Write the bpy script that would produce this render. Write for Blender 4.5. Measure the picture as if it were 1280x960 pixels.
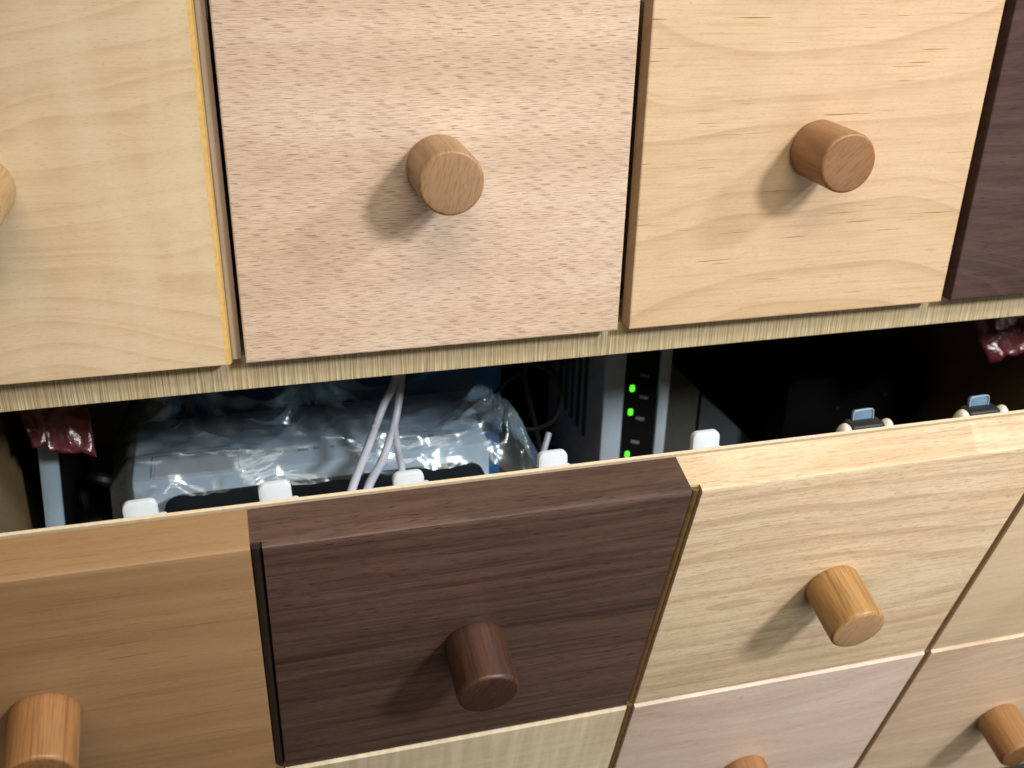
import bpy, bmesh, math, random
from mathutils import Vector, Matrix, noise
random.seed(7)
S = 0.17                                   # one column of drawers, in metres
C = bpy.context.scene.collection
scene = bpy.context.scene
for o in list(bpy.data.objects): bpy.data.objects.remove(o)

# ---------------------------------------------------------------- camera
cd = bpy.data.cameras.new('camera'); cam = bpy.data.objects.new('camera', cd); C.objects.link(cam)
cam.location = (0.0114*S, -2.3846*S, 1.0766*S)
cam.rotation_euler = (1.1179, -0.0201, -0.2628)
cd.sensor_width = 36; cd.lens = 1292.83/1280*36
cd.clip_start = 0.01; cd.clip_end = 50
cd.dof.use_dof = True; cd.dof.focus_distance = 2.45*S; cd.dof.aperture_fstop = 16
scene.camera = cam

# ---------------------------------------------------------------- world, lamps, exposure
w = bpy.data.worlds.new('World'); scene.world = w; w.use_nodes = True
bg = w.node_tree.nodes['Background']; bg.inputs[0].default_value = (1.0, 0.93, 0.84, 1); bg.inputs[1].default_value = 0.05

def lamp(name, kind, loc, target, power, color, **kw):
    d = bpy.data.lights.new(name, kind); o = bpy.data.objects.new(name, d); C.objects.link(o)
    o.location = Vector(loc)*S; v = (Vector(target)-Vector(loc))
    o.rotation_euler = v.to_track_quat('-Z', 'Y').to_euler()
    d.energy = power; d.color = color
    for k, a in kw.items(): setattr(d, k, a)
    return o
T0 = Vector((1.0, 0.0, 0.3))
KEY = T0 + 9*Vector((0.43, -0.74, 0.51))
lamp('key_lamp', 'SPOT', KEY, (3.8, 0.0, -0.7), 81, (1.0, 0.97, 0.94), spot_size=math.radians(62), spot_blend=0.35, shadow_soft_size=0.11)
lamp('second_lamp', 'POINT', T0 + 9*Vector((0.72, -0.447, 0.535)), (1, 0, 0), 38, (0.92, 0.96, 1.0), shadow_soft_size=0.075)
lamp('ceiling_fill', 'AREA', (0.2, -5.5, 7.0), (0.3, 0, 0), 14, (1.0, 0.88, 0.72), shape='RECTANGLE', size=1.0, size_y=0.7)
lamp('low_front_fill', 'AREA', (4.5, -6.5, -1.6), (2.1, 0, -1.3), 2.6, (1.0, 0.95, 0.9), shape='RECTANGLE', size=0.8, size_y=0.5)  # added soft fill with no window behind it, brightens the lower right tiles
scene.view_settings.view_transform = 'Standard'; scene.view_settings.look = 'None'
scene.view_settings.exposure = 0.0; scene.view_settings.gamma = 1.0
scene.cycles.max_bounces = 8; scene.cycles.transparent_max_bounces = 12

# ---------------------------------------------------------------- fitted layout (in columns)
GU = 0.0318; HU = 0.93                    # upper fronts
D, H, TH = 0.4163, 0.1545, 0.2871          # flap: top rear line, tilt
TT, HF, GF = 0.1137, 0.9271, 0.0245
KR, KL = 0.0765, 0.1622

# ---------------------------------------------------------------- node helpers
class NT:
    def __init__(s, name):
        s.m = bpy.data.materials.new(name); s.m.use_nodes = True
        s.t = s.m.node_tree; s.n = s.t.nodes; s.l = s.t.links
        s.bsdf = s.n['Principled BSDF']; s.out = s.n['Material Output']
    def new(s, kind, **kw):
        n = s.n.new(kind)
        for k, v in kw.items(): setattr(n, k, v)
        return n
    def put(s, sock, v):
        if isinstance(v, bpy.types.NodeSocket): s.l.new(v, sock)
        elif isinstance(v, tuple) and len(v) == 3 and sock.type == 'RGBA': sock.default_value = (*v, 1)
        else: sock.default_value = v
    def math(s, op, a, b=0.0, c=None):
        n = s.new('ShaderNodeMath', operation=op); s.put(n.inputs[0], a); s.put(n.inputs[1], b)
        if c is not None: s.put(n.inputs[2], c)
        return n.outputs[0]
    def mapping(s, co, loc=(0,0,0), rot=(0,0,0), sc=(1,1,1)):
        n = s.new('ShaderNodeMapping'); s.put(n.inputs[0], co)
        n.inputs[1].default_value = loc; n.inputs[2].default_value = rot; n.inputs[3].default_value = sc
        return n.outputs[0]
    def noise(s, co, scale=1.0, detail=2.0, rough=0.5, dims='3D', w=None, dist=0.0):
        n = s.new('ShaderNodeTexNoise', noise_dimensions=dims)
        if dims != '1D': s.put(n.inputs['Vector'], co)
        if w is not None: s.put(n.inputs['W'], w)
        n.inputs['Scale'].default_value = scale; n.inputs['Detail'].default_value = detail
        n.inputs['Roughness'].default_value = rough; n.inputs['Distortion'].default_value = dist
        return n.outputs['Fac']
    def ramp(s, f, lo, hi):
        n = s.new('ShaderNodeMapRange'); s.put(n.inputs[0], f); n.inputs[1].default_value = lo; n.inputs[2].default_value = hi
        n.interpolation_type = 'SMOOTHSTEP'
        return n.outputs[0]
    def mix(s, f, a, b, mode='MIX'):
        n = s.new('ShaderNodeMix', data_type='RGBA', blend_type=mode)
        s.put(n.inputs[0], f); s.put(n.inputs[6], a); s.put(n.inputs[7], b)
        return n.outputs[2]
    def coord(s): return s.new('ShaderNodeTexCoord').outputs['Object']
    def bump(s, h, strength, dist):
        n = s.new('ShaderNodeBump'); s.put(n.inputs['Height'], h); n.inputs['Strength'].default_value = strength; n.inputs['Distance'].default_value = dist
        s.l.new(n.outputs[0], s.bsdf.inputs['Normal'])

def lin(r, g, b):
    f = lambda c: (c/255/12.92) if c/255 <= 0.04045 else ((c/255+0.055)/1.055)**2.4
    return (f(r), f(g), f(b))

def wood(name, base, dark, pale=None, bands=90, warp=0.02, warpscale=(5, 20, 14), band=0.5, fibre=0.25, fleck=None, curl=0.0, curlscale=60, tone=0.25, rough=0.42, spec=0.4, seed=0, rot=0.0, ringsharp=(0.35, 0.7), blotch=None, arch=0.0, oval=None, saw=None, bumpk=.25, pores=.22):
    t = NT(name); co = t.mapping(t.coord(), loc=(seed*1.37, seed*0.71, seed*2.13), rot=(0, rot, 0))
    sep = t.new('ShaderNodeSeparateXYZ'); t.put(sep.inputs[0], co)
    wv = t.noise(t.mapping(co, sc=warpscale), 1, 2, 0.45)
    d = t.math('MULTIPLY_ADD', wv, warp*2, t.math('ADD', sep.outputs[2], t.math('MULTIPLY', sep.outputs[1], 0.7)))
    raw = t.new('ShaderNodeSeparateXYZ'); t.put(raw.inputs[0], t.coord())
    if arch:                                     # rings that open away from the middle of the board
        d = t.math('ADD', d, t.math('MULTIPLY', t.math('MULTIPLY', raw.outputs[2], -arch), t.math('MULTIPLY', raw.outputs[0], raw.outputs[0])))
    if oval:                                     # long flat cathedral rings round one centre
        k, ox, oz = oval
        ax = t.math('MULTIPLY', t.math('ADD', raw.outputs[0], -ox*S), k); az = t.math('ADD', raw.outputs[2], -oz*S)
        d = t.math('MULTIPLY_ADD', wv, warp*2, t.math('SQRT', t.math('ADD', t.math('MULTIPLY', ax, ax), t.math('MULTIPLY', az, az))))
    bn = t.noise(None, 1, 3, 0.6, '1D', w=t.math('MULTIPLY', d, bands))
    bf = t.ramp(bn, *ringsharp)
    if saw:                                      # latewood lines: slow rise, sharp end
        fr, amt = saw
        q = t.math('FRACT', t.math('ADD', t.math('MULTIPLY', d, fr), t.math('MULTIPLY', bn, 1.6)))
        q = t.math('POWER', t.ramp(q, 0.0, 0.93), 3.0)
        q = t.math('MULTIPLY', q, t.math('SUBTRACT', 1.0, t.ramp(t.math('FRACT', t.math('ADD', t.math('MULTIPLY', d, fr), t.math('MULTIPLY', bn, 1.6))), .93, 1.0)))
        bf = t.math('MAXIMUM', bf, t.math('MULTIPLY', q, amt))
    fb = t.noise(t.mapping(co, sc=(28, 700, 900)), 1, 3, 0.65)
    fb2 = t.noise(t.mapping(co, sc=(9, 200, 260)), 1, 2, 0.6)
    tn = t.noise(t.mapping(co, sc=(9, 12, 22)), 1, 3, 0.55)
    pale = pale or tuple(min(1, c*1.14) for c in base)
    col = t.mix(t.math('MULTIPLY', t.ramp(tn, 0.3, 0.75), tone), base, pale)
    col = t.mix(t.math('MULTIPLY', bf, band), col, dark)
    col = t.mix(t.math('MULTIPLY', t.ramp(fb, 0.43, 0.72), fibre), col, dark)
    col = t.mix(t.math('MULTIPLY', t.ramp(fb2, 0.4, 0.7), fibre*0.7), col, pale)
    if curl:
        cw = t.noise(t.mapping(co, rot=(0, 0.12, 0), sc=(curlscale, 20, 14)), 1, 2, 0.5)
        col = t.mix(t.math('MULTIPLY', t.ramp(cw, 0.35, 0.7), curl), col, pale)
    po = t.ramp(t.noise(t.mapping(co, rot=(0, -.03, 0), sc=(330, 3200, 3200)), 1, 1, 0.6), .57, .70)
    col = t.mix(t.math('MULTIPLY', po, pores), col, tuple(c*.55 for c in dark))
    sm = t.noise(t.mapping(co, sc=(55, 60, 75)), 1, 4, 0.7)          # handling: faint uneven patches of oil
    col = t.mix(t.math('MULTIPLY', t.ramp(sm, .45, .8), .16), col, dark)
    h = fb
    if fleck:
        dens, ln, wd, fc, amt = fleck
        fk = t.noise(t.mapping(co, rot=(0, 0.05, 0), sc=(1000/ln, 1000/wd, 1000/wd)), 1, 0.0, 0.5)
        fk = t.ramp(fk, dens, dens+0.05)
        col = t.mix(t.math('MULTIPLY', fk, amt), col, fc)
        h = t.math('SUBTRACT', fb, t.math('MULTIPLY', fk, 1.5))
    if blotch:
        for (bx, bz, br, bc, ba) in blotch:      # a stain with a shape of its own
            n = t.new('ShaderNodeVectorMath', operation='DISTANCE'); t.put(n.inputs[0], t.coord()); n.inputs[1].default_value = (bx*S, -0.05*S, bz*S)
            nn = t.math('ADD', n.outputs['Value'], t.math('MULTIPLY', t.math('SUBTRACT', t.noise(co, 160, 3), 0.5), br*S*1.4))
            r = t.new('ShaderNodeMapRange'); t.put(r.inputs[0], nn); r.inputs[1].default_value = br*S; r.inputs[2].default_value = br*S*0.4
            col = t.mix(t.math('MULTIPLY', r.outputs[0], ba), col, bc)
    t.put(t.bsdf.inputs['Base Color'], col)
    t.put(t.bsdf.inputs['Roughness'], t.math('ADD', t.math('MULTIPLY_ADD', fb2, 0.25, rough-0.2), t.math('MULTIPLY', sm, .18)))
    t.bsdf.inputs['Specular IOR Level'].default_value = spec
    t.bump(h, bumpk, 0.00012)
    return t.m

def knobwood(name, base, dark, end, seed=0, rot=0.4, rough=0.4, cut=None):
    """grain runs along local Z; the end shows parallel year rings"""
    t = NT(name); co = t.mapping(t.coord(), loc=(seed*.31, seed*.17, seed*.53), rot=(0, 0, rot))
    a = t.noise(t.mapping(co, sc=(1100, 160, 34)), 1, 3, 0.6)
    b = t.noise(t.mapping(co, sc=(300, 60, 12)), 1, 2, 0.5)
    c = t.noise(t.mapping(co, sc=(1800, 1200, 110)), 1, 2, 0.6)
    col = t.mix(t.math('MULTIPLY', t.ramp(a, 0.4, 0.68), 0.75), base, dark)
    col = t.mix(t.math('MULTIPLY', t.ramp(b, 0.35, 0.7), 0.4), col, end)
    col = t.mix(t.math('MULTIPLY', t.ramp(c, 0.5, 0.75), 0.35), col, dark)
    sn = t.new('ShaderNodeSeparateXYZ'); t.put(sn.inputs[0], t.new('ShaderNodeTexCoord').outputs['Normal'])
    col = t.mix(t.math('MULTIPLY', t.ramp(sn.outputs[2], .75, .98), .55), col, t.mix(t.ramp(a, .4, .7), cut or tuple(c*.62 for c in base), tuple(c*.8 for c in (cut or dark))))   # end grain soaks up more oil
    t.put(t.bsdf.inputs['Base Color'], col); t.bsdf.inputs['Roughness'].default_value = rough
    t.bsdf.inputs['Specular IOR Level'].default_value = 0.4
    t.bump(a, 0.25, 0.00012)
    return t.m

def plain(name, col, rough=0.5, spec=0.5, var=0.12, scale=120, bump=0.0, metal=0.0):
    t = NT(name); n = t.noise(t.coord(), scale, 4, 0.6)
    t.put(t.bsdf.inputs['Base Color'], t.mix(t.ramp(n, 0.3, 0.75), col, tuple(c*(1-var) for c in col)))
    t.put(t.bsdf.inputs['Roughness'], t.math('MULTIPLY_ADD', n, 0.2, rough-0.1))
    t.bsdf.inputs['Specular IOR Level'].default_value = spec; t.bsdf.inputs['Metallic'].default_value = metal
    if bump: t.bump(n, bump, 0.0005)
    return t.m

# ---------------------------------------------------------------- materials
M = {}
M['maple'] = wood('maple', (.61,.47,.305), (.42,.28,.14), (.68,.56,.375), bands=60, warp=.03, warpscale=(7,10,9), band=.42, fibre=.22, curl=.65, curlscale=55, tone=.5, seed=3, ringsharp=(.58,.8), saw=(95,.8), arch=40,
                  blotch=[(.462,.352,.03,(.42,.27,.10),.7), (.47,.285,.016,(.45,.30,.12),.5)])
M['beech'] = wood('beech', (.62,.47,.345), (.45,.305,.21), (.71,.58,.46), bands=60, warp=.01, band=.3, fibre=.25, fleck=(.59,6.4,.21,(.25,.14,.085),.72), tone=.85, seed=1, pores=.2)
M['cherry'] = wood('cherry', (.58,.415,.255), (.34,.20,.09), (.66,.49,.31), bands=45, warp=.020, warpscale=(6,9,8), band=.42, fibre=.38, fleck=(.80,24,.42,(.16,.08,.035),.95), curl=.25, curlscale=30, tone=.6, seed=5, ringsharp=(.62,.85), saw=(50,.85), arch=34)
M['walnut'] = wood('walnut', (.070,.036,.031), (.030,.015,.014), (.105,.056,.047), bands=90, warp=.03, band=.6, fibre=.5, fleck=(.68,8,.4,(.02,.01,.008),.7), tone=.5, seed=9, rough=.38, saw=(110,.8), arch=-40, bumpk=.15)
M['walnut_dull'] = wood('walnut_dull', (.086,.052,.037), (.036,.019,.016), (.135,.074,.056), bands=60, warp=.02, band=.75, fibre=.75, fleck=(.66,7,.35,(.026,.012,.010),.7), tone=.9, seed=11, rough=.33, spec=.5, saw=(60,.35), arch=20, bumpk=.10)
M['alder'] = wood('alder', (.30,.180,.086), (.21,.12,.054), (.355,.222,.112), bands=45, warp=.02, band=.45, fibre=.3, fleck=(.78,24,.45,(.16,.08,.04),.8), tone=.6, seed=2, rough=.36, saw=(60,.4))
M['chestnut'] = wood('chestnut', (.73,.56,.365), (.46,.31,.17), (.80,.68,.49), bands=70, warp=.010, warpscale=(8,10,12), band=.62, fibre=.55, fleck=(.66,7,.35,(.36,.24,.12),.5), tone=.6, seed=6, ringsharp=(.5,.8), saw=(85,.75), oval=(.20,-.27,-.03), pores=.35)
M['pine'] = wood('pale_ash', (.73,.57,.385), (.54,.385,.23), (.80,.66,.48), bands=60, warp=.02, band=.4, fibre=.35, tone=.5, seed=8, saw=(90,.55), pores=.2)
M['curly'] = wood('curly_maple', (.58,.48,.32), (.42,.32,.18), (.70,.61,.46), bands=220, warp=.006, band=.35, fibre=.25, curl=.75, curlscale=230, tone=.3, seed=12)
M['pinkbeech'] = wood('pink_cherry', (.76,.61,.505), (.58,.43,.335), (.82,.69,.59), bands=55, warp=.03, band=.55, fibre=.42, fleck=(.70,12,.35,(.38,.25,.18),.6), tone=.75, seed=14, saw=(60,.7), arch=30, pores=.3)
M['tan'] = wood('tan_elm', (.79,.605,.43), (.58,.40,.26), (.84,.68,.52), bands=60, warp=.02, band=.55, fibre=.42, fleck=(.70,12,.35,(.38,.25,.15),.5), tone=.6, seed=17, saw=(60,.75), arch=-30, pores=.3)
M['honey'] = plain('honey_edge', (.62,.40,.13), .4, .4, .2, 400)
M['inlay'] = wood('inlay_brown', (.17,.088,.030), (.09,.045,.015), bands=200, band=.4, fibre=.3, seed=21, rough=.45)
M['inlay_dark'] = wood('inlay_black', (.022,.014,.012), (.012,.008,.007), bands=200, band=.4, fibre=.3, seed=22, rough=.5)
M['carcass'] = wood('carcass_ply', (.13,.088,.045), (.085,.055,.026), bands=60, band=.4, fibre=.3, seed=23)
M['carcass_lit'] = wood('carcass_ply_lit', (.19,.135,.067), (.13,.09,.042), bands=60, band=.3, fibre=.3, seed=26)  # paler copy of the carcass for the left wall, light put into the colour
M['divider'] = wood('divider_ply', (.40,.315,.235), (.27,.2,.14), bands=300, band=.4, fibre=.3, seed=24, rot=1.5708)
M['drawerbox'] = wood('drawer_ply', (.30,.21,.12), (.2,.13,.07), bands=60, band=.4, fibre=.3, seed=25)
M['backing'] = plain('birch_ply', (.72,.60,.42), .5, .3, .15, 500)
def shelf_edge():
    t = NT('ply_edge'); co = t.coord()
    a = t.noise(t.mapping(co, sc=(850, 20, 9)), 1, 2, 0.6)
    b = t.noise(t.mapping(co, sc=(2400, 20, 30)), 1, 2, 0.6)
    c = t.noise(t.mapping(co, sc=(45, 10, 20)), 1, 2, 0.5)
    col = t.mix(t.ramp(a, .42, .62), (.64,.56,.37), (.40,.32,.175))
    col = t.mix(t.math('MULTIPLY', t.ramp(b, .48, .62), .85), col, (.22,.16,.08))
    col = t.mix(t.math('MULTIPLY', t.ramp(c, .4, .7), .35), col, (.50,.36,.18))
    t.put(t.bsdf.inputs['Base Color'], col); t.bsdf.inputs['Roughness'].default_value = .6
    t.bump(b, .3, .0002); return t.m
M['plyedge'] = shelf_edge()
M['k_tan'] = knobwood('knob_oak', (.37,.215,.095), (.20,.105,.042), (.43,.27,.14), 1, .25, cut=(.27,.165,.095))
M['k_cherry'] = knobwood('knob_cherry', (.33,.165,.070), (.20,.09,.036), (.38,.205,.10), 2, .75)
M['k_orange'] = knobwood('knob_orange', (.32,.158,.060), (.18,.080,.028), (.37,.195,.08), 3, .1)
M['k_gold'] = knobwood('knob_teak', (.40,.225,.078), (.20,.095,.03), (.47,.29,.12), 4, .4, cut=(.52,.33,.20))
M['k_walnut'] = knobwood('knob_walnut', (.070,.031,.019), (.028,.013,.009), (.095,.045,.028), 5, .5)
M['k_pale'] = knobwood('knob_maple', (.52,.36,.165), (.36,.22,.09), (.57,.42,.23), 6, .4)
M['white'] = plain('white_plastic', (.62,.70,.78), .35, .5, .05, 200)
M['offwhite'] = plain('offwhite_plastic', (.62,.60,.54), .35, .5, .08, 200)
M['rubber'] = plain('black_rubber', (.012,.012,.014), .5, .4, .2)
M['black'] = plain('black_plastic', (.005,.0055,.007), .55, .15, .2, 90)
M['charcoal'] = plain('charcoal_plastic', (.075,.08,.075), .6, .3, .2, 90)
M['grey'] = plain('grey_plastic', (.50,.50,.48), .5, .4, .2, 90)
M['slate'] = plain('slate_plastic', (.055,.066,.078), .5, .4, .25, 60)
M['navy'] = plain('navy_card', (.03,.17,.42), .5, .4, .25, 60)
M['routerwhite'] = plain('router_white', (.52,.63,.74), .4, .4, .06, 60)
M['hubblue'] = plain('hub_pale_blue', (.27,.37,.46), .4, .4, .1, 60)
M['paperwhite'] = plain('white_card', (.46,.58,.71), .5, .4, .1, 45)
M['ink'] = plain('grey_ink', (.24,.30,.38), .6, .2, .2)
M['marking'] = plain('pale_marking', (.20,.20,.24), .6, .2, .2)
M['cable'] = plain('white_cable', (.47,.51,.60), .4, .5, .05)
M['metal'] = plain('screw_steel', (.5,.5,.5), .25, .5, .1, metal=1.0)
def emis(name, col, st):
    t = NT(name); t.put(t.bsdf.inputs['Base Color'], col); t.bsdf.inputs['Emission Color'].default_value = (*col, 1); t.bsdf.inputs['Emission Strength'].default_value = st
    return t.m
M['soot'] = plain('matt_black_plastic', (.0022,.0022,.0026), .6, .1, .2, 90)
M['led'] = emis('green_led', (.10, 1.0, .03), 1.5)
def tabblue():
    t = NT('clear_blue_plastic'); b = t.bsdf
    t.put(b.inputs['Base Color'], t.mix(t.noise(t.coord(), 200), (.12,.24,.40), (.22,.37,.52))); b.inputs['Roughness'].default_value = .2
    b.inputs['Transmission Weight'].default_value = .25
    return t.m
M['bluetab'] = tabblue()
def film(name):
    t = NT(name); co = t.coord(); n1 = t.noise(t.mapping(co, rot=(0, 0, .5), sc=(22, 46, 40)), 1, 3, .5, dist=1.2)
    b = t.bsdf; t.put(b.inputs['Base Color'], (.55,.62,.68)); b.inputs['Roughness'].default_value = .5
    nb = t.new('ShaderNodeBump'); t.put(nb.inputs['Height'], n1); nb.inputs['Strength'].default_value = .55; nb.inputs['Distance'].default_value = .003
    tr = t.new('ShaderNodeBsdfTransparent'); tr.inputs[0].default_value = (.88,.93,.96,1)
    gl = t.new('ShaderNodeBsdfAnisotropic'); gl.inputs['Roughness'].default_value = .21; gl.inputs[0].default_value = (.86,.97,1,1)
    t.l.new(nb.outputs[0], gl.inputs['Normal']); t.l.new(nb.outputs[0], b.inputs['Normal'])
    m1 = t.new('ShaderNodeMixShader'); t.put(m1.inputs[0], t.math('MULTIPLY_ADD', t.ramp(n1, .5, .8), .25, .06))
    t.l.new(tr.outputs[0], m1.inputs[1]); t.l.new(b.outputs[0], m1.inputs[2])
    lw = t.new('ShaderNodeLayerWeight'); lw.inputs[0].default_value = .35; t.l.new(nb.outputs[0], lw.inputs['Normal'])
    m2 = t.new('ShaderNodeMixShader'); t.put(m2.inputs[0], t.math('MULTIPLY_ADD', lw.outputs['Fresnel'], .5, .05))
    t.l.new(m1.outputs[0], m2.inputs[1]); t.l.new(gl.outputs[0], m2.inputs[2]); t.l.new(m2.outputs[0], t.out.inputs[0])
    return t.m
M['bag'] = film('clear_poly')
def redfilm():
    t = NT('red_foil'); n = t.noise(t.coord(), 220, 4, .6, dist=.5)
    t.put(t.bsdf.inputs['Base Color'], t.mix(n, (.095,.016,.022), (.15,.03,.04))); t.bsdf.inputs['Roughness'].default_value = .25
    t.bsdf.inputs['Specular IOR Level'].default_value = .8; t.bump(n, .5, .001); return t.m
M['red'] = redfilm()

# ---------------------------------------------------------------- object helpers
def empty(name, loc, label, cat, rot=(0,0,0), group=None):
    o = bpy.data.objects.new(name, None); C.objects.link(o); o.location = Vector(loc)*S; o.rotation_euler = rot
    o.empty_display_size = .01
    tag(o, label, cat, group); return o
def tag(o, label, cat, group=None):
    o['label'] = label; o['category'] = cat
    if group: o['group'] = group
def mesh(name, bm, mats, parent=None, loc=(0,0,0), rot=(0,0,0), smooth=False):
    bmesh.ops.recalc_face_normals(bm, faces=bm.faces)
    me = bpy.data.meshes.new(name); bm.to_mesh(me); bm.free()
    for v in me.vertices: v.co *= S
    for m in (mats if isinstance(mats, (list, tuple)) else [mats]): me.materials.append(M[m])
    if smooth:
        for p in me.polygons: p.use_smooth = True
        me.set_sharp_from_angle(angle=math.radians(35))
    o = bpy.data.objects.new(name, me); C.objects.link(o)
    o.location = Vector(loc)*S; o.rotation_euler = rot
    if parent: o.parent = parent
    return o
def box(x0, x1, y0, y1, z0, z1, bev=0.0, seg=2):
    bm = bmesh.new(); bmesh.ops.create_cube(bm, size=1)
    for v in bm.verts:
        v.co = Vector((x0+(v.co.x+.5)*(x1-x0), y0+(v.co.y+.5)*(y1-y0), z0+(v.co.z+.5)*(z1-z0)))
    if bev: bmesh.ops.bevel(bm, geom=bm.edges[:], offset=bev, segments=seg, profile=.5, affect='EDGES')
    return bm
def rounded(w, h, t, r, bev=0.0, n=5):
    """rounded rectangle in the XZ plane, centred, thickness t along Y"""
    bm = bmesh.new(); pts = []
    for cx, cz, a0 in ((w/2-r, h/2-r, 0), (-w/2+r, h/2-r, 90), (-w/2+r, -h/2+r, 180), (w/2-r, -h/2+r, 270)):
        for i in range(n+1):
            a = math.radians(a0+90*i/n); pts.append((cx+r*math.cos(a), cz+r*math.sin(a)))
    f = bm.faces.new([bm.verts.new((x, -t/2, z)) for x, z in pts])
    g = bmesh.ops.extrude_face_region(bm, geom=[f])
    for v in g['geom']:
        if isinstance(v, bmesh.types.BMVert): v.co.y += t
    if bev:
        es = [e for e in bm.edges if abs(e.verts[0].co.y-e.verts[1].co.y) < 1e-6]
        bmesh.ops.bevel(bm, geom=es, offset=bev, segments=2, profile=.5, affect='EDGES')
    return bm
def tube(pts, r, sides=10, sub=8):
    """smooth tube through the points"""
    P = [Vector(p) for p in pts]; Q = [P[0]*2-P[1]] + P + [P[-1]*2-P[-2]]; path = []
    for i in range(1, len(Q)-2):
        for k in range(sub):
            t = k/sub; a, b, c, d = Q[i-1:i+3]
            path.append(.5*((2*b)+(c-a)*t+(2*a-5*b+4*c-d)*t*t+(3*b-a-3*c+d)*t**3))
    path.append(P[-1]); bm = bmesh.new(); rings = []; up = Vector((.31, .77, .55))
    for i, p in enumerate(path):
        d = (path[min(i+1, len(path)-1)]-path[max(i-1, 0)]).normalized()
        s = d.cross(up).normalized(); u = s.cross(d)
        rings.append([bm.verts.new(p+s*r*math.cos(2*math.pi*k/sides)+u*r*math.sin(2*math.pi*k/sides)) for k in range(sides)])
    for a, b in zip(rings, rings[1:]):
        for k in range(sides): bm.faces.new((a[k], a[(k+1) % sides], b[(k+1) % sides], b[k]))
    bm.faces.new(rings[0]); bm.faces.new(rings[-1])
    return bm
def knob(parent, mat, loc, rot):
    """turned dowel knob: axis along local Z (grain), softened end"""
    prof = [(0, 0), (KR*.96, 0), (KR, .006)]
    for i in range(9): prof.append((KR, .006+(KL-.022)*(i+1)/9))
    for i in range(1, 6):
        a = math.pi/2*i/5; prof.append((KR-.009*(1-math.cos(a)), KL-.016+.013*math.sin(a)))
    prof += [(KR*.70, KL-.0015), (KR*.4, KL), (0, KL)]
    bm = bmesh.new(); N = 64; rings = []
    for r, z in prof:
        rings.append([bm.verts.new((0, 0, z))] if r == 0 else [bm.verts.new((r*math.cos(2*math.pi*k/N), r*math.sin(2*math.pi*k/N), z)) for k in range(N)])
    for a, b in zip(rings, rings[1:]):
        for k in range(N):
            q = [a[k % len(a)], a[(k+1) % len(a)], b[(k+1) % len(b)], b[k % len(b)]]
            q = list(dict.fromkeys(q)); bm.faces.new(q)
    return mesh('knob', bm, mat, parent, loc, rot, smooth=True)

# ---------------------------------------------------------------- cabinet
cab = empty('cabinet', (1, 0.1, -2.05), 'light wooden drawer cabinet with a plywood edge above the open router compartment', 'cabinet')
def part(name, mat, *b, bev=0.003):
    x0, x1, y0, y1, z0, z1 = b
    cx, cy, cz = (x0+x1)/2, (y0+y1)/2, (z0+z1)/2
    return mesh(name, box(x0-cx, x1-cx, y0-cy, y1-cy, z0-cz, z1-cz, bev), mat, cab, (cx-1, cy-.1, cz+2.05))
YB = 0.06
part('shelf_board', 'plyedge', -1.016, 2.984, YB, 2.4, -.0985, -.004, bev=.002)
part('side_panel', 'carcass_lit', -1.016, -.69, YB+.002, 2.402, -2.03, -.10)
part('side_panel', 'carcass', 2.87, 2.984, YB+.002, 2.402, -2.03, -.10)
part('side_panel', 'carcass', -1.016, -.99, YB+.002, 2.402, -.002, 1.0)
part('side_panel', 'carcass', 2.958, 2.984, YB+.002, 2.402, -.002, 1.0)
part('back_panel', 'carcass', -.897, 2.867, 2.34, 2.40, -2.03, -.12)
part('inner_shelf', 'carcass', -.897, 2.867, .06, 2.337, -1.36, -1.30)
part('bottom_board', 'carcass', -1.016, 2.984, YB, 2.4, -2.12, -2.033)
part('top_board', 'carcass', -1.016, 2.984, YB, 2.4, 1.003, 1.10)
for x in (0, 1, 2): part('divider', 'divider', x-GU/2-(.0155 if x == 0 else .04), x-GU/2+(.008 if x == 0 else .04), YB+(-.030 if x == 0 else .16), 2.3, -.001, 1.0)

# ---------------------------------------------------------------- upper drawers
def drawer(c, fm, km, label, edge=None, top=.006):
    x0, x1 = float(c), c+1-GU; cx = (x0+x1)/2
    d = empty('drawer', (cx, 0, 0), label, 'drawer', group='drawers of the upper row')
    hw = (x1-x0)/2
    bm = box(-hw, hw, 0, YB-.004, -HU/2, HU/2)
    if edge:                                    # the chamfered right edge in a honey coloured lipping
        es = [e for e in bm.edges if all(v.co.x > hw-1e-5 and v.co.y < 1e-5 for v in e.verts)]
        r = bmesh.ops.bevel(bm, geom=es, offset=.015, segments=2, profile=.5, affect='EDGES')
        for f in r['faces']: f.material_index = 1
        es = [e for e in bm.edges if all(v.co.y < 1e-5 for v in e.verts) and abs(e.verts[0].co.z-e.verts[1].co.z) < 1e-5]
        bmesh.ops.bevel(bm, geom=es, offset=.003, segments=2, profile=.5, affect='EDGES')
    else:
        es = [e for e in bm.edges if all(v.co.y < 1e-5 for v in e.verts)]
        bmesh.ops.bevel(bm, geom=es, offset=.004, segments=2, profile=.5, affect='EDGES')
    mesh('drawer_front', bm, [fm, 'honey'], d, (0, 0, HU/2))
    knob(d, km, (0, 0, .4658), (math.pi/2, 0, 0))
    # the box behind the front, hollow
    mesh('drawer_box', box(-hw+.05, hw-.05, YB-.002, 1.9, .05, HU-.12), 'drawerbox', d)
    return d
drawer(-1, 'maple', 'k_pale', 'pale yellow maple drawer with a honey coloured right edge', True)
drawer(0, 'beech', 'k_tan', 'pinkish beech drawer covered in short dark flecks')
drawer(1, 'cherry', 'k_cherry', 'golden tan drawer with a reddish round knob beside the dark drawer')
drawer(2, 'walnut', 'k_walnut', 'dark purple brown walnut drawer cut off by the photo edge')

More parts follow.
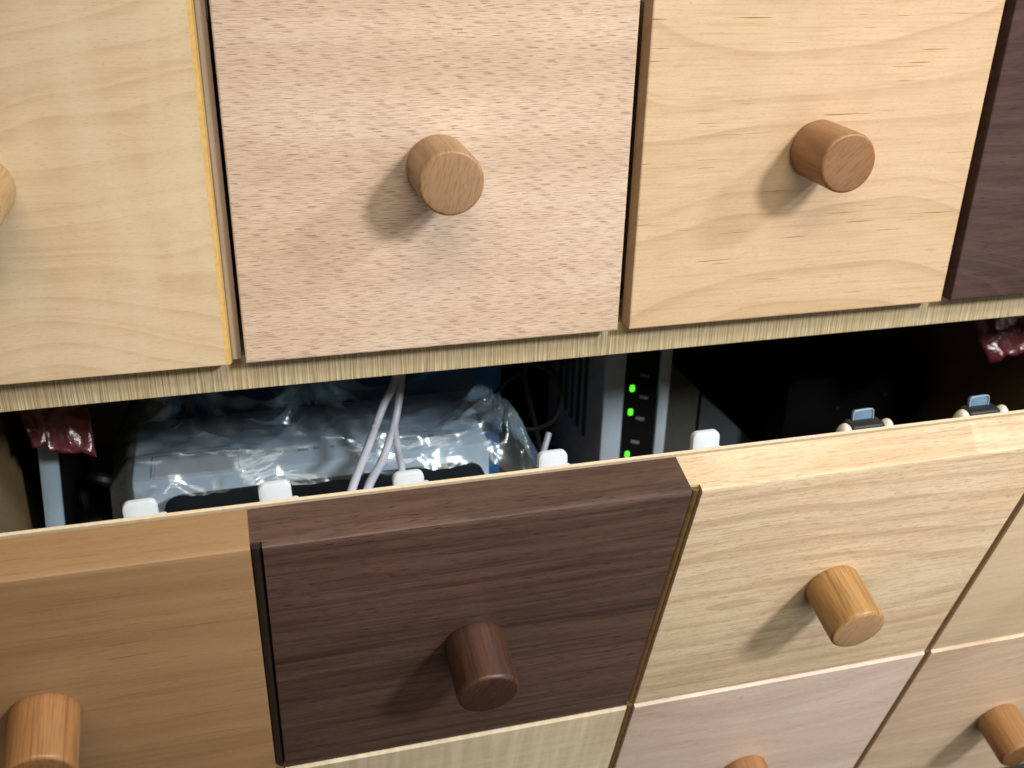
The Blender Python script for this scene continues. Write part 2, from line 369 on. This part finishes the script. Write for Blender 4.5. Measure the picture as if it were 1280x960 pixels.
# ---------------------------------------------------------------- tilted flap with its wooden tiles
flap = empty('flap_door', (-.0025, -D, -H), 'tilted open flap faced with tiles of different woods and round knobs', 'flap door', rot=(TH, 0, 0))
# local: x along, -y outward, -z down the flap
def tile(c, v0, v1, fm, km, inl, kv, top=.012, seg=2, TT=TT):
    """a wooden tile with a rebate on its left edge that holds a dark inlay strip"""
    d = .020; cx = c+.5-GF; cv = (v0+v1)/2; hw = .5
    prof = [(-hw, 0), (hw, 0), (hw, -TT), (-hw+GF, -TT), (-hw+GF, -TT+d), (-hw, -TT+d)]
    bm = bmesh.new(); hh = (v1-v0)/2-.0016
    f = bm.faces.new([bm.verts.new((x, y, -hh)) for x, y in prof])
    g = bmesh.ops.extrude_face_region(bm, geom=[f])
    for v in g['geom']:
        if isinstance(v, bmesh.types.BMVert): v.co.z += 2*hh
    def pick(test): return [e for e in bm.edges if all(test(v.co) for v in e.verts)]
    es = pick(lambda p: p.y < -TT+1e-5 and p.z > hh-1e-5)
    bmesh.ops.bevel(bm, geom=es, offset=top, segments=seg, profile=.5, affect='EDGES')
    es = [e for e in bm.edges if all(v.co.y < -TT+1e-5 for v in e.verts) and abs(e.verts[0].co.x-e.verts[1].co.x) < 1e-5]
    bmesh.ops.bevel(bm, geom=es, offset=.004, segments=2, profile=.5, affect='EDGES')
    t = mesh('front_tile', bm, fm, flap, (cx, 0, -cv), smooth=True)
    # half round inlay strip lying in the rebate
    bm = bmesh.new(); w = GF-.003; r0 = []
    for i in range(9):
        a = math.pi*i/8; r0.append((-hw+.0015+w/2-math.cos(a)*w/2, -TT+d-.001-.013*math.sin(a)**.7))
    A = [bm.verts.new((x, y, -hh+.004)) for x, y in r0]; B = [bm.verts.new((x, y*1.0, hh-.006-.006*0)) for x, y in r0]
    for i in range(8): bm.faces.new((A[i], A[i+1], B[i+1], B[i]))
    bm.faces.new((A[0], B[0], B[8], A[8])); bm.faces.new(A); bm.faces.new(B)
    mesh('inlay_strip', bm, inl, t, smooth=True)
    knob(t, km, (GF/2, -TT, cv-kv), (math.pi/2, 0, 0))
    return t
V2 = HF+1.02
tile(-1, 0, HF, 'alder', 'k_orange', 'inlay', HF/2+.012, .012)
tile(0, 0, HF, 'walnut_dull', 'k_walnut', 'inlay_dark', HF/2, .016, 2)
tile(1, 0, HF, 'chestnut', 'k_gold', 'inlay', HF/2, .010)
tile(2, 0, HF, 'pine', 'k_orange', 'inlay', HF/2, .010)
tile(-1, HF, V2, 'tan', 'k_tan', 'inlay', HF+.54, .010, 1, TT+.006)
tile(0, HF, V2, 'curly', 'k_tan', 'inlay', HF+.54, .010, 1, TT+.006)
tile(1, HF, V2, 'pinkbeech', 'k_cherry', 'inlay', HF+.54, .010, 1, TT+.006)
tile(2, HF, V2, 'tan', 'k_orange', 'inlay', HF+.54, .010, 1, TT+.006)
mesh('backing_panel', box(-1.0-GF, 3-GF, .006, .0145, -V2, .0015, .001), 'backing', flap)

# ---------------------------------------------------------------- clips along the top of the flap
def flap_pt(x, v, n):
    return Vector((x-.0025, -D, -H)) + Vector((0, math.sin(TH), -math.cos(TH)))*v + Vector((0, -math.cos(TH), -math.sin(TH)))*n
for x, hgt, lab in ((-.245, .036, 'white plastic tab behind the light brown tile, leftmost along the flap'),
               (.040, .044, 'white plastic tab over the seam of light brown and walnut tiles'),
               (.338, .030, 'low white plastic tab just right of the white cables'),
               (.684, .038, 'white plastic tab standing left of the green lights'),
               (1.078, .044, 'white plastic tab above the joint of walnut and pale grained tiles')):
    e = empty('cable_clip', flap_pt(x, 0, -.06), lab, 'clip', group='white clips along the flap top')
    mesh('clip_tab', rounded(.072, .11, .02, .016, .004), 'white', e, (0, 0, hgt-.091), (random.uniform(-.06, .06), random.uniform(-.05, .05), 0), smooth=True)
    mesh('clip_base', box(-.02, .052, -.012, .02, -.10, -.043, .008, 3), 'white', e, smooth=True)
for x, lab in ((1.538, 'clear blue tab with black strap between white lugs, nearer the middle'),
               (1.890, 'clear blue tab with black strap between white lugs, rightmost')):
    e = empty('cable_clip', flap_pt(x, 0, -.055), lab, 'clip', group='clear blue clips along the flap top')
    mesh('clip_tab', rounded(.058, .036, .010, .010, .002), 'bluetab', e, (0, .04, -.018), (-.1, -.04, 0), smooth=True)
    rim = [(math.copysign(1, sx)*(.029-.009), math.copysign(1, sz)*(.018-.009)) for sx, sz in ((1,1),(-1,1),(-1,-1),(1,-1))]
    pts = []
    for (cx, cz), a0 in zip(rim, (0, 90, 180, 270)):
        for i in range(4):
            a = math.radians(a0+30*i); pts.append((cx+.009*math.cos(a), -.004, cz+.009*math.sin(a)))
    pts.append(pts[0])
    mesh('tab_rim', tube(pts, .0022, 6, 2), 'hubblue', e, (0, .038, -.018), (-.1, -.04, 0), smooth=True)
    mesh('strap', box(-.05, .05, .0, .05, -.12, -.026, .01, 3), 'rubber', e, smooth=True)
    for s in (-1, 1):
        bm = bmesh.new(); bmesh.ops.create_uvsphere(bm, u_segments=20, v_segments=12, radius=1)
        for v in bm.verts: v.co = Vector((v.co.x*.026, v.co.y*.03, v.co.z*.06))
        mesh('lug', bm, 'offwhite', e, (s*.056, .015, -.082), (0, s*.12, 0), smooth=True)

# ---------------------------------------------------------------- inside the compartment
# router standing on edge
r = empty('router', (1.47, 1.0, -1.3), 'upright router with pale grey front strips and three green lights', 'router')
mesh('body', box(-.14, .14, .02, .72, 0, 1.08, .012), 'grey', r, smooth=True)
mesh('front_strip', box(-.14, -.052, 0, .03, 0, 1.08, .01), 'routerwhite', r, smooth=True)
mesh('front_strip', box(.092, .14, 0, .03, 0, 1.08, .01), 'routerwhite', r, smooth=True)
mesh('light_panel', box(-.051, .091, .012, .03, 0, 1.08, .002), 'black', r)
for y in (.20, .28, .36, .44, .52): mesh('vent_slot', rounded(.030, .62, .008, .012), 'charcoal', r, (-.142, y, .60), (0, 0, math.pi/2))
LED = ((-.018, .590, -.05), (-.018, .485, .03), (-.018, .292, .0))
for x, z, t in LED: mesh('led', rounded(.019, .027, .008, .007, .002), 'led', r, (x, .010, z), smooth=True)
for x, z in ((.030, .640), (.034, .545), (.026, .450), (.012, .345)):
    mesh('marking', rounded(.038, .013, .003, .004), 'marking', r, (x, .0105, z), (0, .3, 0))
# white boxed device in a clear bag
bx = empty('white_box', (.185, .72, -1.3), 'pale bluish white box lying inside a clear plastic bag', 'box')
mesh('body', box(-.555, .555, -.25, .15, 0, .73, .012), 'paperwhite', bx, smooth=True)
for n, (x0, x1, y0, y1) in enumerate(((-.53, -.26, -.09, -.085), (-.50, -.24, -.11, -.105), (-.24, -.236, -.235, -.105), (-.50, -.496, -.235, -.105))):
    mesh('printed_line', box(x0, x1, y0, y1, .7305, .7325), 'ink', bx)
mesh('printed_panel', box(-.49, -.25, -.235, -.115, .7302, .7315), 'cable', bx)
for k in range(13):
    x = -.20+k*.048+random.uniform(-.008, .008)
    mesh('printed_line', box(x, x+random.uniform(.012, .034), -.17, -.155, .7305, .732), 'ink', bx)
# the bag
bm = bmesh.new(); NX, NY = 150, 90; g = []
def ridged(p, o=4):
    a, s, f = 0, .5, 1.0
    for _ in range(o):
        a += s*(1-abs(noise.noise(p*f))*2.2); s *= .5; f *= 2.07
    return a
for j in range(NY+1):
    row = []
    for i in range(NX+1):
        u, v = i/NX, j/NY
        x = -.43+u*1.42; y = .405+v*.55
        z = -.555
        over = max(0, x-.74); z -= over*1.0 + .9*over*over
        z -= max(0, -.37-x)*1.2
        z -= max(0, y-.90)*.9                               # the open end drops behind the box
        if y < .47: z -= (.47-y)*1.6
        P = Vector((x*2.2+y*1.2, y*4.2-x*.5, 1.7))
        k = ridged(P, 3)*.085 + ridged(Vector((x*5+y*3, y*9, 5.2)), 2)*.022
        for (px, py, s) in ((.18, .73, .16), (.80, .58, .13), (-.2, .8, .15)):           # knots where the film is pinched
            dd = math.hypot((x-px), (y-py)*1.0); ang = math.atan2(y-py, x-px)
            k += .06*math.exp(-(dd/s)**2)*(1+.9*math.sin(ang*9+dd*26))
        row.append(bm.verts.new((x-.185, y-.72, z+k+1.3)))
    g.append(row)
for j in range(NY):
    for i in range(NX): bm.faces.new((g[j][i], g[j][i+1], g[j+1][i+1], g[j+1][i]))
bag = mesh('plastic_bag', bm, 'bag', None, (.185, .72, -1.3), smooth=False)
for p in bag.data.polygons: p.use_smooth = True
tag(bag, 'crumpled clear plastic bag with bright creases wrapped over the white box', 'plastic bag')
# black device in front of it
bd = empty('modem', (.21, .187, -1.3), 'black flat device with rounded corners, just behind the flap', 'modem')
mesh('body', rounded(.98, .535, .69, .06, .02), 'black', bd, (0, 0, .345), (math.pi/2, 0, 0), smooth=True)
# dark blue carton at the back
nb = box(-.62, .50, 0, .5, 0, 1.0, .008)
o = mesh('blue_carton', nb, 'navy', None, (.42, 1.02, -1.3)); tag(o, 'dark blue carton standing in shadow behind the plastic bag', 'carton')
# white cables
cb = mesh('white_cable', tube([(.462,.49,-.10),(.436,.45,-.289),(.389,.40,-.354),(.329,.30,-.425),(.243,.05,-.433),(.215,.0,-.52),(.21,.0,-.75)], .0125, 12), 'cable', None, smooth=True)
tag(cb, 'white cable running down to the left of its twin, in front of the bag', 'cable', 'white cables hanging in front of the bag')
cb = mesh('white_cable', tube([(.475,.50,-.10),(.454,.46,-.295),(.431,.41,-.378),(.405,.36,-.432),(.359,.26,-.467),(.286,.05,-.437),(.265,.0,-.53),(.26,.0,-.75)], .0125, 12), 'cable', None, smooth=True)
tag(cb, 'white cable running down on the right of its twin, crossed by a loop', 'cable', 'white cables hanging in front of the bag')
cb = mesh('white_cable', tube([(.470,.53,-.12),(.452,.485,-.305),(.422,.42,-.392),(.411,.30,-.455),(.400,.15,-.449),(.395,.08,-.55),(.39,.06,-.75)], .0105, 12), 'cable', None, smooth=True)
tag(cb, 'short white cable bending right towards the low white tab', 'cable', 'white cables hanging in front of the bag')
# black coiled lead
cc = [(1.0+.13*math.cos(a), .92+.02*math.sin(2*a), -.66+.13*math.sin(a)) for a in [math.radians(100+i*30) for i in range(13)]]
o = mesh('black_cable', tube([(1.06,.99,-.10),(1.05,.97,-.40)]+cc+[(1.06,.95,-.9),(1.10,.95,-1.25)], .010, 8), 'rubber', None, smooth=True)
tag(o, 'thin black lead looped beside the left flank of the router', 'cable')
o = mesh('grey_cable', tube([(1.03,.75,-.72),(.985,.68,-.80),(.97,.6,-.9),(.98,.5,-1.2)], .011, 8), 'cable', None, smooth=True)
tag(o, 'short pale lead between plastic bag and router', 'cable')
# slim hub leaning at the left wall
hb = empty('network_hub', (-.655, .5, -1.3), 'slim pale blue hub leaning on edge near the left wall', 'network hub', rot=(0, .08, 0))
mesh('body', rounded(.060, .98, .5, .028, .006), 'black', hb, (0, .27, .49), smooth=True)
mesh('front_strip', rounded(.054, .97, .02, .026, .005), 'hubblue', hb, (0, .012, .49), smooth=True)
# adapters
a1 = empty('power_adapter', (-.44, .68, -1.3), 'black power adapter wedged right of the slim blue hub', 'power adapter', rot=(0, -.22, .1))
mesh('body', box(-.06, .06, 0, .3, 0, .50, .02, 3), 'black', a1, smooth=True)
mesh('rib', box(-.018, .022, -.006, .01, .08, .44, .004), 'grey', a1, smooth=True)
mesh('lead', tube([(0, .1, .49), (.02, .1, .58), (.09, .0, .64), (.14, .02, .55), (.16, .05, .40)], .02, 8), 'rubber', a1, smooth=True)
o = mesh('grey_case', box(-.13, .13, 0, .6, 0, .78, .01), 'grey', None, (-.52, 1.5, -1.3), (0, 0, 0)); tag(o, 'charcoal case in the dark corner behind the power adapter', 'case')
# dark case leaning beside the router
lc = empty('leaning_case', (1.86, 1.22, -1.3), 'slate grey case with slanting top right of the router', 'case')
def slab(poly, y0, y1):
    bm = bmesh.new(); f = bm.faces.new([bm.verts.new((x, y0, z)) for x, z in poly]); gg = bmesh.ops.extrude_face_region(bm, geom=[f])
    for v in gg['geom']:
        if isinstance(v, bmesh.types.BMVert): v.co.y = y1
    return bm
mesh('body', slab([(-.18, 0), (-.18, .60), (-.01, .44), (-.01, 0)], 0, .3), 'charcoal', lc)
mesh('cover', slab([(.005, 0), (.005, .41), (.42, .02), (.42, 0)], .0, .3), 'slate', lc)
# power strip at the right
ps = empty('power_strip', (2.5, 1.0, -1.3), 'black power strip with tiny steel screws in the dark right side', 'power strip')
mesh('body', box(-.36, .30, 0, .3, 0, .55, .02), 'soot', ps, smooth=True)
for x, z in ((-.115, .405), (.105, .445)):
    mesh('screw', rounded(.016, .020, .006, .007), 'metal', ps, (x, -.003, z))
# red foil hanging under the shelf board at both corners
def foil(name, poly, y, label, amp):
    """crumpled sheet filling an outline, with its own thickness"""
    bm = bmesh.new(); n = 26
    (x0, z0), (x1, z1), (x2, z2), (x3, z3) = poly; g = []
    for j in range(n+1):
        row = []
        for i in range(n+1):
            u, v = i/n, j/n
            x = (x0*(1-u)+x1*u)*(1-v)+(x3*(1-u)+x2*u)*v; z = (z0*(1-u)+z1*u)*(1-v)+(z3*(1-u)+z2*u)*v
            p = Vector((x*11, z*11, 3+x0)); q = ridged(p, 3)
            e = noise.noise(p*2.1)*.018*v
            row.append(bm.verts.new((x+e, y-.10*v+amp*(q-.5), z+noise.noise(p*1.7+Vector((4, 1, 0)))*.035*v)))
        g.append(row)
    for j in range(n):
        for i in range(n): bm.faces.new((g[j][i], g[j][i+1], g[j+1][i+1], g[j+1][i]))
    gg = bmesh.ops.extrude_face_region(bm, geom=bm.faces[:])
    for v in gg['geom']:
        if isinstance(v, bmesh.types.BMVert): v.co.y += .006
    o = mesh(name, bm, 'red', None)
    for p in o.data.polygons: p.use_smooth = True
    tag(o, label, 'plastic film'); return o
foil('red_film', [(-.68, -.121), (-.445, -.121), (-.452, -.425), (-.60, -.37)], .50, 'crumpled dark red plastic film hanging at the left end under the shelf', .035)
foil('red_film', [(2.40, -.121), (2.85, -.121), (2.85, -.36), (2.55, -.43)], .50, 'crumpled dark red plastic film hanging at the right end under the shelf', .03)
